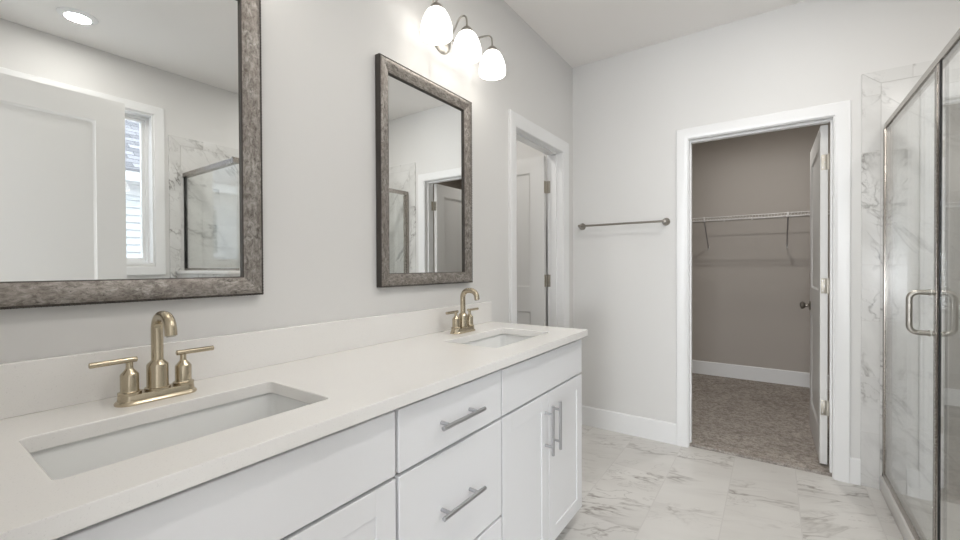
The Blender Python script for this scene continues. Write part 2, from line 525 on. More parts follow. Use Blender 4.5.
PROFL = [(0, 0), (0, .015), (.004, .018), (.058, .016), (.067, .012), (.076, .011), (.080, .008), (.080, 0)]
mb.casing(PROFL, TY0 - .085, TY1 + .085, CT + .009, 'x', 0, 1)
mb.casing(PROFL, TY0 - .085, TY1 + .085, CT + .009, 'x', -.115, -1)
for a, b in ((TY0 - JT, TY0), (TY1, TY1 + JT)): mb.box(-.116, .001, a, b, 0, HEAD + JT)
mb.box(-.116, .001, TY0, TY1, HEAD, HEAD + JT)
for a, b in ((TY0, TY0 + .011), (TY1 - .011, TY1)): mb.box(-.078, -.044, a, b, 0, HEAD)
mb.box(-.078, -.044, TY0 + .011, TY1 - .011, HEAD - .011, HEAD)
struct(mb, 'trim_2', M_trim, 'white casing and jamb around the doorway beside the vanity', 'door casing')
mb = MB()
mb.casing(PROF, EX0 - .005 - CW, EX1 + .005 + CW, 2.138, 'y', YN, 1)
jamb_y(mb, EX0, EX1, YN - .115, YN + .001, 2.065, YN - .09)
struct(mb, 'trim_3', M_trim, 'white casing around the entry doorway at the end of the vanity', 'door casing')

# ---- baseboards 5.5 inch
def base_prof(t=.014, h=.142): return [(0, 0), (t, 0), (t, h - .006), (t - .006, h), (0, h)]
def bb_y(mb, x0, x1, y, sgn):          # runs along x on a wall at y
    mb.prism([(y + sgn * p[0], p[1]) for p in base_prof()], 'x', x0, x1)
def bb_x(mb, y0, y1, x, sgn):
    mb.prism([(x + sgn * p[0], p[1]) for p in base_prof()], 'y', y0, y1)
mb = MB(); bb_y(mb, 0, CX0 - .005 - CW, YB, -1); bb_y(mb, CX1 + .005 + CW, 1.666, YB, -1)
struct(mb, 'baseboard_back', M_trim, 'tall white baseboard under the towel bar', 'baseboard')
mb = MB(); bb_x(mb, 1.93, TY0 - .085, 0, 1); bb_x(mb, TY1 + .085, YB, 0, 1)
struct(mb, 'baseboard_left', M_trim, 'white baseboard between vanity and left doorway', 'baseboard')
mb = MB(); bb_x(mb, .0, 1.31, WR, -1)
struct(mb, 'baseboard_right', M_trim, 'white baseboard under the bathroom window', 'baseboard')
def lift(mb, dz):
    for v in mb.bm.verts: v.co.z += dz
    return mb
mb = MB(); bb_y(mb, -.62, 2.75, KY, -1)
struct(lift(mb, .016), 'baseboard_closet', M_trim, 'white baseboard along the closet back wall', 'baseboard')

# ---- shower walls: tile field plus mitred bullnose border
T = .010
BX_O, BX_I, BZ_O, BZ_I = 1.667, 1.743, 2.245, 2.178
SF = .05                                # shower floor level
def quad_prism(mb, poly, axis, a, b): mb.prism(poly, axis, a, b)
G = .001
mb = MB()
mb.slot = 0; mb.box(BX_I + G, WR - T, YB - T, YB, 0, BZ_I - G)
mb.slot = 1; mb.prism([(BX_O, 0), (BX_I - G, 0), (BX_I - G, BZ_I), (BX_O, BZ_O - .001)], 'y', YB - T, YB)
mb.slot = 2; mb.prism([(BX_O + .001, BZ_O), (BX_I, BZ_I + G), (WR - T, BZ_I + G), (WR - T, BZ_O)], 'y', YB - T, YB)
mb.slot = 3; mb.box(BX_O + .001, WR - T, YB - T + .002, YB, 0, BZ_O - .002)
M_grout = NT('light grey grout').set((.56, .55, .53), .8)
struct(mb, 'wall_shower_back', [M_tback, M_bvert, M_bhor, M_grout], 'marble tiled shower wall beside the closet with a bullnose border', 'tiled wall')
SY_O, SY_I = 1.32, 1.397
mb = MB()
mb.slot = 0; mb.box(WR - T, WR, SY_I + G, YB - T, 0, BZ_I - G)
mb.slot = 1; mb.prism([(SY_O, 0), (SY_I - G, 0), (SY_I - G, BZ_I), (SY_O, BZ_O - .001)], 'x', WR - T, WR)
mb.slot = 2; mb.prism([(SY_O + .001, BZ_O), (SY_I, BZ_I + G), (YB - T, BZ_I + G), (YB - T, BZ_O)], 'x', WR - T, WR)
mb.slot = 3; mb.box(WR - T + .002, WR, SY_O + .001, YB - T, 0, BZ_O - .002)
M_bvert2 = marble('marble bullnose upright side', 'z', (.008 + .304 * 3, 4.0), size=(.304, 30.0), plane='zy', stagger=0, rough=.2, base=WALLB, vein=(.28, .27, .255), vrot=.5, amount=2.0, vstretch=(1.5, 2.6))
struct(mb, 'wall_shower_side', [M_tside, M_bvert2, M_bhory, M_grout], 'marble tiled shower wall on the outside wall next to the window', 'tiled wall')
KN0, KN1, KNX = 1.366, 1.486, 1.738
mb = MB()
mb.slot = 0; mb.box(KNX, WR - T, KN0, KN1, 0, 1.165)
mb.slot = 1; mb.box(KNX - .012, WR - T, KN0 - .012, KN1 + .012, 1.165, 1.188, .003)
for f in mb.bm.faces:
    f.normal_update()
    if f.material_index == 0 and abs(f.normal.x) > .7: f.material_index = 2
struct(mb, 'wall_knee', [M_tback, M_curb, M_tside], 'half height tiled wall closing the near side of the shower', 'half wall')
mb = MB(); mb.box(1.845, WR - T, KN1, YB - T, 0, SF)
struct(mb, 'floor_shower', M_pan, 'shower floor behind the glass door', 'shower floor')
mb = MB(); mb.box(1.744, 1.845, KN1, YB - T, 0, .078, .004)
struct(mb, 'trim_4', M_curb, 'low white curb under the shower glass', 'shower curb')

# ---- bathroom window (seen in the large mirror)
win = thing('window_1', (WR, (WY0 + WY1) / 2, WZ0), 'white framed bathroom window looking out on the neighbour house', 'window', kind='structure')
wo = win.location
mb = MB()
mb.frame([(0, 0), (0, .014), (.004, .017), (.058, .014), (.064, .010), (.064, 0)], WY0 - .064, WY1 + .064, WZ0 - .08, WZ1 + .064, '-x', WR)
mb.build('window_casing', M_trim, win, wo)
mb = MB()
mb.frame([(0, 0), (0, .15), (.012, .15), (.012, 0)], WY0, WY1, WZ0, WZ1, 'x', WR - .0)
mb.frame([(.012, .075), (.012, .135), (.03, .135), (.03, .075)], WY0, WY1, WZ0, WZ1, 'x', WR)
mb.build('window_frame', M_trim, win, wo)
mb = MB()
mb.frame([(.03, .09), (.03, .125), (.05, .125), (.05, .09)], WY0, WY1, WZ0, WZ1, 'x', WR)
mb.build('sash', M_trim, win, wo)
mb = MB(); mb.box(WR + .104, WR + .110, WY0 + .049, WY1 - .049, WZ0 + .049, WZ1 - .049)
mb.build('pane', M_pane, win, wo)
# unseen bedroom window, added to let light in from behind the camera
bw = thing('window_2', (1.3, BY0, .6), 'unseen wide window added beyond the entry doorway to let in light', 'window', kind='structure')
mb = MB(); mb.frame([(0, 0), (0, .1), (.05, .1), (.05, 0)], .2, 2.4, .6, 2.3, 'y', BY0)
mb.box(1.28, 1.32, BY0 - .09, BY0 - .03, .65, 2.25)
mb.build('window_frame', M_trim, bw, bw.location)
mb = MB(); mb.box(.25, 2.35, BY0 - .06, BY0 - .054, .65, 2.25)
mb.build('pane', M_pane, bw, bw.location)

# ------------------------------------------------------------------ doors
def door_leaf(mb, W, Z0, Z1, t=.035):
    """two-panel moulded leaf in local x 0..W (hinge at 0), y 0..t"""
    st, tr, lr0, lr1, br = .115, .118, .862, 1.05, .22
    panels = [(st, W - st, br, lr0), (st, W - st, lr1, Z1 - tr)]
    mb.box(0, st, 0, t, Z0, Z1); mb.box(W - st, W, 0, t, Z0, Z1)
    mb.box(st, W - st, 0, t, Z0, br); mb.box(st, W - st, 0, t, lr0, lr1); mb.box(st, W - st, 0, t, Z1 - tr, Z1)
    for (a, b, c, d) in panels:
        mb.box(a, b, .007, t - .007, c, d)
        for sgn, y in ((1, 0), (-1, t)):
            rings = []
            for ins, dep in ((0, 0), (.003, .003), (.011, .0062), (.011, .0071)):
                rings.append([mb.bm.verts.new((x, y + sgn * dep, z)) for x, z in ((a + ins, c + ins), (b - ins, c + ins), (b - ins, d - ins), (a + ins, d - ins))])
            for r0, r1 in zip(rings, rings[1:]):
                for k in range(4): mb.bm.faces.new((r0[k], r0[(k + 1) % 4], r1[(k + 1) % 4], r1[k]))
    return mb
def knob(root, x, z, y, sgn, reach=.062):
    s = reach / .062
    mb = MB()
    mb.lathe([(.0, 0), (.031, 0), (.032, .004), (.029, .008), (.014, .011), (.011, .016), (.011, .028 * s), (.018, .033 * s), (.026, .042 * s), (.0275, .049 * s), (.024, .057 * s), (.013, .0618 * s), (0, .0625 * s)], (x, y, z), (0, sgn, 0), 28)
    mb.build('knob', M_towel, root, label='round dark nickel knob')
def hinge(root, z, leaf_box, jamb_box, pin):
    mb = MB()
    mb.box(*leaf_box, z - .045, z + .045); mb.box(*jamb_box, z - .045, z + .045)
    for k in range(5): mb.cyl((pin[0], pin[1], z - .045 + .018 * k + .0008), (pin[0], pin[1], z - .045 + .018 * (k + 1) - .0008), .0062, 14, .0008)
    mb.cyl((pin[0], pin[1], z + .045), (pin[0], pin[1], z + .050), .0045, 12)
    h = mb.build('hinge', M_nihinge, root, label='satin nickel butt hinge')
    mb = MB()
    for dz, dx in ((-.03, .010), (0, .021), (.03, .010)):
        x0 = leaf_box[0]
        mb.lathe([(0, -.0004), (.0035, -.0004), (.0028, .0012), (0, .0014)], (leaf_box[0] - .0005 if leaf_box[1] - leaf_box[0] < .005 else leaf_box[0], leaf_box[2] + dx, z + dz), (-1, 0, 0), 10)
    mb.build('screw', M_ni, h)

# closet door: hinged on right jamb, swung about 90 degrees into the closet.  local x along the leaf (world +y), local y -> world -x
d1 = thing('door_1', (1.5355, YB + .125, 0), 'white two panel closet door swung open over the carpet', 'door', kind='structure', rz=PI / 2 + math.radians(.6))
door_leaf(MB(), .728, .026, 2.034).build('leaf', M_door, d1)
mbk = None
knob(d1, .665, .915, .035, 1); knob(d1, .665, .915, 0, -1)
for z in (1.815, 1.085, .362):
    mb = MB()
    mb.box(-.0025, .0, .004, .031, z - .045, z + .045, .0008)              # leaf on the door edge, facing the room
    mb.box(-.028, .0, -.0132, -.0112, z - .045, z + .045); mb.box(-.0025, .0, -.0115, .004, z - .045, z + .045)                    # leaf on the jamb
    for k in range(5): mb.cyl((.003, -.004, z - .045 + .018 * k + .0008), (.003, -.004, z - .045 + .018 * (k + 1) - .0008), .0062, 14, .0008)
    h = mb.build('hinge', M_nihinge, d1, label='satin nickel hinge plate on the door edge')
    mb = MB()
    for dz, dy in ((-.030, .022), (0, .014), (.030, .022)):
        mb.lathe([(0, 0), (.0036, 0), (.003, .0011), (0, .0013)], (-.0025, dy, z + dz), (-1, 0, 0), 10)
    mb.build('screw', M_steel, h)
# door into the small room: hinged on the far jamb, swung along -x.
d2 = thing('door_2', (-.132, TY1 - .002, 0), 'white two panel door standing open in the doorway beside the vanity', 'door', kind='structure', rz=PI)
door_leaf(MB(), .676, .012, 2.034).build('leaf', M_door, d2)
knob(d2, .616, .92, .035, 1); knob(d2, .616, .92, 0, -1)
for z in (1.80, 1.10, .30):
    mb = MB()
    mb.box(-.0025, 0, .003, .031, z - .045, z + .045)
    mb.box(-.036, -.004, -.0010, .0018, z - .045, z + .045, .0006)
    for k in range(5): mb.cyl((-.006, .006, z - .045 + .018 * k + .0008), (-.006, .006, z - .045 + .018 * (k + 1) - .0008), .0062, 14, .0008)
    h = mb.build('hinge', M_nihinge, d2, label='satin nickel hinge on the jamb')
    mb = MB()
    for dz, dx in ((-.030, -.022), (0, -.028), (.030, -.022)):
        mb.lathe([(0, 0), (.0036, 0), (.003, .0011), (0, .0013)], (dx, .0018, z + dz), (0, 1, 0), 10)
    mb.build('screw', M_steel, h)
# entry door: hinged at the near wall, leaf along +y facing the mirror
d3 = thing('door_3', (1.535, .002, 0), 'white two panel entry door standing open, its face seen in the large mirror', 'door', kind='structure', rz=PI / 2)
door_leaf(MB(), .748, .015, 2.06).build('leaf', M_door, d3)
knob(d3, .688, .92, .035, 1, .048); knob(d3, .688, .92, 0, -1, .048)
for z in (1.83, 1.09, .30):
    mb = MB()
    mb.box(-.0022, 0, .003, .031, z - .045, z + .045)
    mb.box(-.03, 0, -.0045, -.003, z - .045, z + .045)
    mb.cyl((-.001, -.003, z - .045), (-.001, -.003, z + .045), .006, 14)
    mb.build('hinge', M_nihinge, d3, label='satin nickel hinge')

# ------------------------------------------------------------------ vanity cabinets
def slab_front(mb, y0, y1, z0, z1, x=.516): return mb.box(x, .535, y0, y1, z0, z1, .0015, 1)
def shaker_front(mb, y0, y1, z0, z1, st=.060):
    x0, x1, xr = .516, .535, .531
    mb.box(x0, x1, y0, y0 + st, z0, z1, .001, 1); mb.box(x0, x1, y1 - st, y1, z0, z1, .001, 1)
    mb.box(x0, x1, y0 + st - .001, y1 - st + .001, z0, z0 + st, .001, 1); mb.box(x0, x1, y0 + st - .001, y1 - st + .001, z1 - st, z1, .001, 1)
    mb.box(x0, xr, y0 + st - .002, y1 - st + .002, z0 + st - .002, z1 - st + .002)
    return mb
def pull(root, org, c, axis, L=.194, cc=.128):
    """bar pull centred at c on the front face"""
    mb = MB()
    d = Vector((0, 1, 0)) if axis == 'y' else Vector((0, 0, 1))
    c = Vector(c); out = Vector((.034, 0, 0))
    mb.cyl(c + out - d * L / 2, c + out + d * L / 2, .0062, 18, .0012)
    for s in (-1, 1): mb.cyl(c + d * s * cc / 2, c + d * s * cc / 2 + out, .0052, 14)
    mb.build('handle', M_steel, root, org, label='brushed steel bar pull')
def carcass(root, y0, y1, org, finished_end=False):
    mb = MB()
    mb.box(.012, .512, y0 + .001, y1 - .001, .078, .096); mb.box(.012, .024, y0 + .001, y1 - .001, .096, .876)
    mb.box(.012, .512, y0 + .001, y0 + .017, .078, .880); mb.box(.012, .512, y1 - .017, y1 - .001, .078, .880)
    mb.build('carcass', M_cab, root, org)
    mb = MB()
    mb.box(.480, .505, y0 + .001, y0 + .036, .080, .880); mb.box(.480, .505, y1 - .036, y1 - .001, .080, .880)
    mb.box(.480, .505, y0 + .036, y1 - .036, .845, .880); mb.box(.480, .505, y0 + .036, y1 - .036, .690, .726); mb.box(.480, .505, y0 + .036, y1 - .036, .080, .110)
    mb.build('face_frame', M_cab, root, org)
    mb = MB(); mb.box(.44, .456, y0 + .001, y1 - .001, 0, .078)
    mb.build('toe_kick', M_cab, root, org)
def sink_base(y0, y1, f0, f1, label):
    org = (.26, (y0 + y1) / 2, 0)
    root = thing('sink_base_cabinet', org, label, 'cabinet', 'white sink base cabinets of the double vanity')
    carcass(root, y0, y1, org)
    slab_front(MB(), f0, f1, .712, .866).build('false_front', M_cab, root, org)
    m = (f0 + f1) / 2
    for a, b, hy in ((f0, m - .0018, m - .034), (m + .0018, f1, m + .034)):
        d = shaker_front(MB(), a, b, .080, .703).build('door', M_cab, root, org)
        pull(d, org, (.535, hy, .567), 'z')
    return root
sink_base(0.0, .711, .004, .706, 'white two door sink cabinet under the gold toned faucet nearest the entry')
r = sink_base(1.184, 1.897, 1.188, 1.893, 'white two door sink cabinet at the floor end of the vanity with two upright pulls')
org = (.26, .947, 0)
dc = thing('drawer_cabinet', org, 'white three drawer cabinet between the two sink cabinets', 'cabinet')
carcass(dc, .711, 1.184, org)
for z0, z1, hz in ((.712, .866, .787), (.388, .703, .550), (.080, .379, .235)):
    d = slab_front(MB(), .7165, 1.1805, z0, z1).build('drawer', M_cab, dc, org)
    pull(d, org, (.535, .9485 - .01, hz), 'y')

# ------------------------------------------------------------------ worktop with two cut-outs
CUTS = [(.190, .444, .142, .592), (.190, .444, 1.295, 1.745)]
def rrect(x0, x1, y0, y1, r, n=6):
    pts = []
    for cx, cy, a in ((x1 - r, y1 - r, 0), (x0 + r, y1 - r, PI / 2), (x0 + r, y0 + r, PI), (x1 - r, y0 + r, 1.5 * PI)):
        for i in range(n + 1):
            t = a + PI / 2 * i / n
            pts.append((cx + r * math.cos(t), cy + r * math.sin(t)))
    return pts
bm = bmesh.new()
edges = []
for loop in [[(0.001, .0), (.5585, .0), (.5585, 1.91), (0.001, 1.91)]] + [rrect(*c, .013) for c in CUTS]:
    vs = [bm.verts.new((x, y, .911)) for x, y in loop]
    for i in range(len(vs)): edges.append(bm.edges.new((vs[i], vs[(i + 1) % len(vs)])))
bmesh.ops.triangle_fill(bm, use_beauty=True, use_dissolve=False, edges=edges)
fs = bm.faces[:]
for f in fs:
    if f.normal.z < 0: f.normal_flip()
bmesh.ops.dissolve_limit(bm, angle_limit=.01, verts=bm.verts[:], edges=[e for e in bm.edges if len(e.link_faces) == 2])
ex = bmesh.ops.extrude_face_region(bm, geom=bm.faces[:])
for v in [g for g in ex['geom'] if isinstance(g, bmesh.types.BMVert)]: v.co.z = .881
mb = MB(); mb.bm.free(); mb.bm = bm
o = tag(mb.build('vanity_worktop', M_quartz, ang=40), 'long white quartz worktop with two sink cut-outs on the white cabinets', 'worktop')
bv = o.modifiers.new('edge', 'BEVEL'); bv.width = .0022; bv.segments = 2; bv.limit_method = 'ANGLE'; bv.angle_limit = math.radians(50)
mb = MB(); mb.box(.001, .0205, .0, 1.91, .911, 1.02, .0015, 1)
tag(mb.build('backsplash', M_quartz), 'low white quartz upstand along the wall behind both faucets', 'backsplash')

# ------------------------------------------------------------------ sinks (undermount, rectangular)
def make_sink(label):
    root = thing('undermount_sink', (.317, .367, .881), label, 'sink', 'white rectangular sinks of the double vanity')
    hx, hy = .137, .235
    N = 6
    def ring(mb, ax, ay, r, z, dx=0): return [mb.bm.verts.new((dx + x, y, z)) for x, y in rrect(-ax, ax, -ay, ay, r, N)]
    mb = MB()
    spec = [(hx + .018, hy + .018, .03, -.001), (hx, hy, .024, -.001), (hx - .002, hy - .002, .026, -.006), (hx - .008, hy - .010, .03, -.06), (hx - .016, hy - .022, .038, -.100), (hx - .035, hy - .045, .045, -.118), (hx - .075, hy - .12, .05, -.126), (.024, .024, .0239, -.130)]
    rings = [ring(mb, *s) for s in spec]
    for a, b in zip(rings, rings[1:]):
        n = len(a)
        for i in range(n): mb.bm.faces.new((a[i], a[(i + 1) % n], b[(i + 1) % n], b[i]))
    outer = [ring(mb, hx + .018, hy + .018, .03, -.014), ring(mb, hx + .006, hy + .006, .03, -.02), ring(mb, hx - .006, hy - .01, .04, -.11), ring(mb, hx - .06, hy - .1, .05, -.14), ring(mb, .026, .026, .0259, -.143)]
    prev = rings[0]
    for b in outer:
        n = len(b)
        for i in range(n): mb.bm.faces.new((prev[i], prev[(i + 1) % n], b[(i + 1) % n], b[i]))
        prev = b
    n = len(prev)
    for i in range(n): mb.bm.faces.new((prev[i], prev[(i + 1) % n], rings[-1][(i + 1) % n], rings[-1][i]))
    mb.build('basin', M_porc, root, ang=60)
    mb = MB()
    mb.lathe([(0, -.150), (.023, -.150), (.0235, -.128), (.029, -.127), (.029, -.125), (.022, -.1245), (.020, -.128), (.019, -.128), (.017, -.123), (0, -.1215)], (0, 0, 0), (0, 0, 1), 28)
    mb.build('drain', M_ni, root, label='round metal drain')
    return root
sk = make_sink('white rectangular undermount sink in front of the large gold toned faucet')
s2 = copy_tree(sk); s2.location = (.317, 1.52, .881); s2['label'] = 'white rectangular undermount sink at the far end of the worktop under the small mirror'

# ------------------------------------------------------------------ faucets (4 inch centerset)
def make_faucet(label):
    root = thing('centerset_faucet', (.11, .371, .911), label, 'faucet', 'two handle faucets of the double vanity')
    mb = MB()
    def stad(hy, r, z): return [mb.bm.verts.new((x, y, z)) for x, y in rrect(-r, r, -hy, hy, r * .985, 8)]
    rings = [stad(.078, .027, 0), stad(.0785, .0275, .003), stad(.077, .026, .006), stad(.0735, .0225, .009), stad(.0725, .0215, .019), stad(.0715, .0205, .0215)]
    for a, b in zip(rings, rings[1:]):
        n = len(a)
        for i in range(n): mb.bm.faces.new((a[i], a[(i + 1) % n], b[(i + 1) % n], b[i]))
    mb.bm.faces.new(rings[-1]); mb.bm.faces.new(list(reversed(rings[0])))
    bp_ = mb.build('base_plate', M_gold, root)
    mb = MB(); mb.box(.0212, .0218, -.007, .007, .0125, .0150, .0002, 1)
    mb.build('maker_mark', M_towel, bp_, label='tiny dark engraved mark')
    mb = MB()
    mb.lathe([(.0245, .0205), (.0247, .026), (.0212, .0275), (.0206, .030), (.0206, .077), (.0198, .0792), (.0138, .0855), (.0125, .0875), (.0112, .0885)], (0, 0, 0), (0, 0, 1), 36)
    mb.build('spout_body', M_gold, root)
    R = .032
    pts = [(0, 0, .088), (0, 0, .120), (0, 0, .158)]
    pts += [(R + R * math.cos(PI - PI / 2 * i / 10), 0, .158 + R * math.sin(PI - PI / 2 * i / 10)) for i in range(1, 11)]
    e = .046
    pts += [(e + R * math.cos(PI / 2 - PI / 2 * .93 * i / 10), 0, .158 + R * math.sin(PI / 2 - PI / 2 * .93 * i / 10)) for i in range(0, 11)]
    last = Vector(pts[-1]); dirv = (last - Vector(pts[-2])).normalized()
    pts.append(tuple(last + dirv * .012))
    mb = MB(); mb.tube(pts, .0118, 24)
    sp = mb.build('spout', M_gold, root)
    tip = Vector(pts[-1])
    mb = MB(); mb.lathe([(.009, 0), (.009, .0022), (.0075, .003), (0, .0026)], tip - dirv * .0004, dirv, 20)
    mb.build('aerator', M_ni, sp, label='round outlet under the spout')
    for s in (-1, 1):
        y = s * .0515
        mb = MB()
        mb.lathe([(.0212, .0205), (.0214, .0265), (.0178, .028), (.0168, .0295), (.0166, .032), (.0166, .064), (.0156, .0665), (.0085, .0755), (.0068, .0785), (.0064, .084), (.0064, .092)], (0, y, 0), (0, 0, 1), 32)
        h = mb.build('handle', M_gold, root)
        mb = MB()
        mb.cyl((0, y - s * .014, .0965), (0, y + s * .067, .096), .0060, 20, .0012)
        mb.build('lever', M_gold, h)
    return root
fa = make_faucet('gold toned two lever faucet behind the near sink, left of the pair')
f2 = copy_tree(fa); f2.location = (.11, 1.534, .911); f2['label'] = 'gold toned two lever faucet at the far sink below the small mirror'

# ------------------------------------------------------------------ mirrors
def make_mirror(label):
    Wd, Hh = .606, .905
    root = thing('framed_mirror', (0, 1.4235, 1.129), label, 'mirror', 'matching framed mirrors above the vanity')
    y0, y1, z0, z1 = -Wd / 2, Wd / 2, 0, Hh
    # four mitred bars of worn silver leaf
    prof = [(.0055, .002), (.0055, .0275), (.010, .0292), (.018, .0285), (.030, .0255), (.042, .0215), (.0505, .0195), (.0525, .0175), (.0525, .002)]
    def bars(which):
        mb = MB()
        cor = [(y0, z0, 1, 1), (y1, z0, -1, 1), (y1, z1, -1, -1), (y0, z1, 1, -1)]
        for k in which:
            ra = []
            for c in (cor[k], cor[(k + 1) % 4]):
                ra.append([mb.bm.verts.new((d, c[0] + c[2] * i, c[1] + c[3] * i)) for i, d in prof])
            n = len(prof)
            for i in range(n): mb.bm.faces.new((ra[0][i], ra[0][(i + 1) % n], ra[1][(i + 1) % n], ra[1][i]))
            mb.bm.faces.new(ra[0]); mb.bm.faces.new(list(reversed(ra[1])))
        return mb
    for k in range(4):
        bars((k,)).build('frame_bar', M_leafy if k % 2 == 0 else M_leafz, root)
    # rope bead along the outside edge
    mb = MB()
    mb.frame([(0, .002), (0, .0255), (.0025, .0275), (.0055, .0262), (.0055, .002)], y0, y1, z0, z1, 'x', 0)
    def beads(a, b, fixed, vert):
        n = int((b - a) / .0085)
        for i in range(n):
            t = a + (b - a) * (i + .5) / n
            c = (.0262, fixed, t) if vert else (.0262, t, fixed)
            bm2 = bmesh.new(); bmesh.ops.create_icosphere(bm2, subdivisions=1, radius=.0033)
            mb.merge(bm2, Matrix.Translation(c))
    beads(z0, z1, y0 + .0027, True); beads(z0, z1, y1 - .0027, True); beads(y0, y1, z0 + .0027, False); beads(y0, y1, z1 - .0027, False)
    mb.build('outer_bead', M_black, root, label='dark beaded outer edge')
    mb = MB(); mb.frame([(.0515, .004), (.0515, .0178), (.0530, .0182), (.0545, .0165), (.0545, .004)], y0, y1, z0, z1, 'x', 0)
    mb.build('inner_lip', M_black, root, label='thin black inner lip')
    mb = MB(); mb.box(.004, .0085, y0 + .05, y1 - .05, z0 + .05, z1 - .05)
    mb.build('mirror_glass', M_mirror, root, label='silvered mirror glass')
    return root
mr = make_mirror('smaller looking mirror in a worn silver brown frame under the lit three shade lamp')
m2 = copy_tree(mr); m2.location = (0, .360, 1.129); m2['label'] = 'large mirror in a worn silver brown frame, reflecting the open door and window'

# ------------------------------------------------------------------ three-shade vanity lamps
def make_light(label):
    root = thing('vanity_lamp', (0, 1.545, 2.25), label, 'wall lamp', 'three shade lamps above the vanity mirrors')
    mb = MB(); mb.lathe([(0, 0.0005), (.066, .0005), (.066, .006), (.060, .012), (.050, .018), (.030, .026), (.014, .030), (0, .031)], (0, -.025, .018), (1, 0, 0), 40)
    mb.build('canopy', M_ni, root)
    mb = MB(); mb.lathe([(0, .03), (.006, .03), (.006, .037), (.003, .041), (0, .042)], (0, -.025, .018), (1, 0, 0), 16)
    mb.build('finial', M_ni, root)
    xs = .130
    for k in (-1, 0, 1):
        yc = k * .210 + .003
        # arm: leaves the canopy, sweeps up and out, arches over and drops into the shade cap
        start = Vector((.022, -.025 + k * .035, .025)); top = Vector((xs, yc, .092)); end = Vector((xs, yc, .046))
        ctrl = [start, Vector((.055, -.02 + k * .06, .02)), Vector((.062, yc * .62, .06)), Vector((.085, yc * .86, .094)), Vector((xs - .020, yc * .985, .103)), Vector((xs - .004, yc, .090)), Vector((xs, yc, .066)), end]
        pts = []
        n = len(ctrl)
        for i in range(n - 1):
            p0, p1, p2, p3 = ctrl[max(0, i - 1)], ctrl[i], ctrl[i + 1], ctrl[min(n - 1, i + 2)]
            for s in range(6):
                t = s / 6
                pts.append(.5 * ((2 * p1) + (p2 - p0) * t + (2 * p0 - 5 * p1 + 4 * p2 - p3) * t * t + (3 * p1 - p0 - 3 * p2 + p3) * t ** 3))
        pts.append(end)
        mb = MB(); mb.tube(pts, .0042, 12)
        arm = mb.build('arm', M_ni, root)
        mb = MB(); mb.lathe([(.006, .050), (.010, .045), (.018, .041), (.0245, .034), (.0285, .024), (.0285, .0205), (0, .0225)], (xs, yc, 0), (0, 0, 1), 28)
        mb.build('cap', M_ni, arm)
        # bell shade: closed wall thickness, open below
        out = [(.0265, .022), (.039, .012), (.0495, -.005), (.058, -.026), (.0640, -.048), (.0665, -.066), (.0662, -.080), (.0640, -.093)]
        inn = [(.0608, -.093), (.063, -.080), (.0632, -.066), (.0608, -.048), (.055, -.027), (.0465, -.007), (.037, .008), (.022, .0185)]
        mb = MB(); seg = 40
        rings = []
        for r_, z_ in out + inn: rings.append([mb.bm.verts.new((xs + r_ * math.cos(2 * PI * i / seg), yc + r_ * math.sin(2 * PI * i / seg), z_)) for i in range(seg)])
        rings.append(rings[0])
        for a, b in zip(rings, rings[1:]):
            for i in range(seg): mb.bm.faces.new((a[i], a[(i + 1) % seg], b[(i + 1) % seg], b[i]))
        sh = mb.build('lamp_shade', M_shade, root, ang=60, label='lit white frosted bell shade')
        mb = MB(); mb.lathe([(0, .020), (.013, .020), (.013, .004), (.018, -.006), (.026, -.022), (.028, -.036), (.022, -.052), (.011, -.060), (0, -.062)], (xs, yc, 0), (0, 0, 1), 24)
        mb.build('bulb', M_shade, sh)
    return root
lt = make_light('lit three shade nickel lamp above the small mirror')
l2 = copy_tree(lt); l2.location = (0, .39, 2.25); l2['label'] = 'lit three shade nickel lamp above the large mirror, just out of the picture'

# ------------------------------------------------------------------ towel bar
tb = thing('towel_bar', (.375, YB, 1.51), 'brushed nickel towel bar on the wall left of the closet doorway', 'towel bar')
org = tb.location
for x in (.078, .672):
    mb = MB()
    mb.lathe([(0, 0), (.026, 0), (.0265, .004), (.024, .010), (.016, .022), (.0115, .036), (.0105, .050), (.0115, .062), (.0105, .070), (0, .0725)], (x, YB, 1.508), (0, -1, 0), 28)
    mb.build('post', M_towel, tb, org)
mb = MB(); mb.cyl((.072, YB - .058, 1.508), (.678, YB - .058, 1.508), .0072, 18, .001)
mb.build('bar', M_towel, tb, org)

# ------------------------------------------------------------------ closet wire shelf
SZ = 1.69
ws = thing('wire_shelf', (1.05, KY, SZ), 'white wire shelf with diagonal braces on the closet back wall', 'shelf')
org = ws.location
X0, X1, YF = -.61, 2.74, KY - .36
mb = MB()
for y, z, r_ in ((KY - .008, SZ, .003), (KY - .165, SZ - .004, .003)): mb.cyl((X0, y, z), (X1, y, z), r_, 8)
n = 132
for i in range(n):
    x = X0 + (X1 - X0) * (i + .5) / n
    mb.tube([(x, KY - .006, SZ + .004), (x, YF + .004, SZ + .004), (x, YF, SZ), (x, YF, SZ - .03)], .0014, 5)
mb.build('wire_deck', M_wire, ws, org)
mb = MB(); mb.cyl((X0, YF - .003, SZ + .003), (X1, YF - .003, SZ + .003), .0034, 8); mb.cyl((X0, YF - .003, SZ - .029), (X1, YF - .003, SZ - .029), .0034, 8)
mb.build('front_rail', M_wire, ws, org)
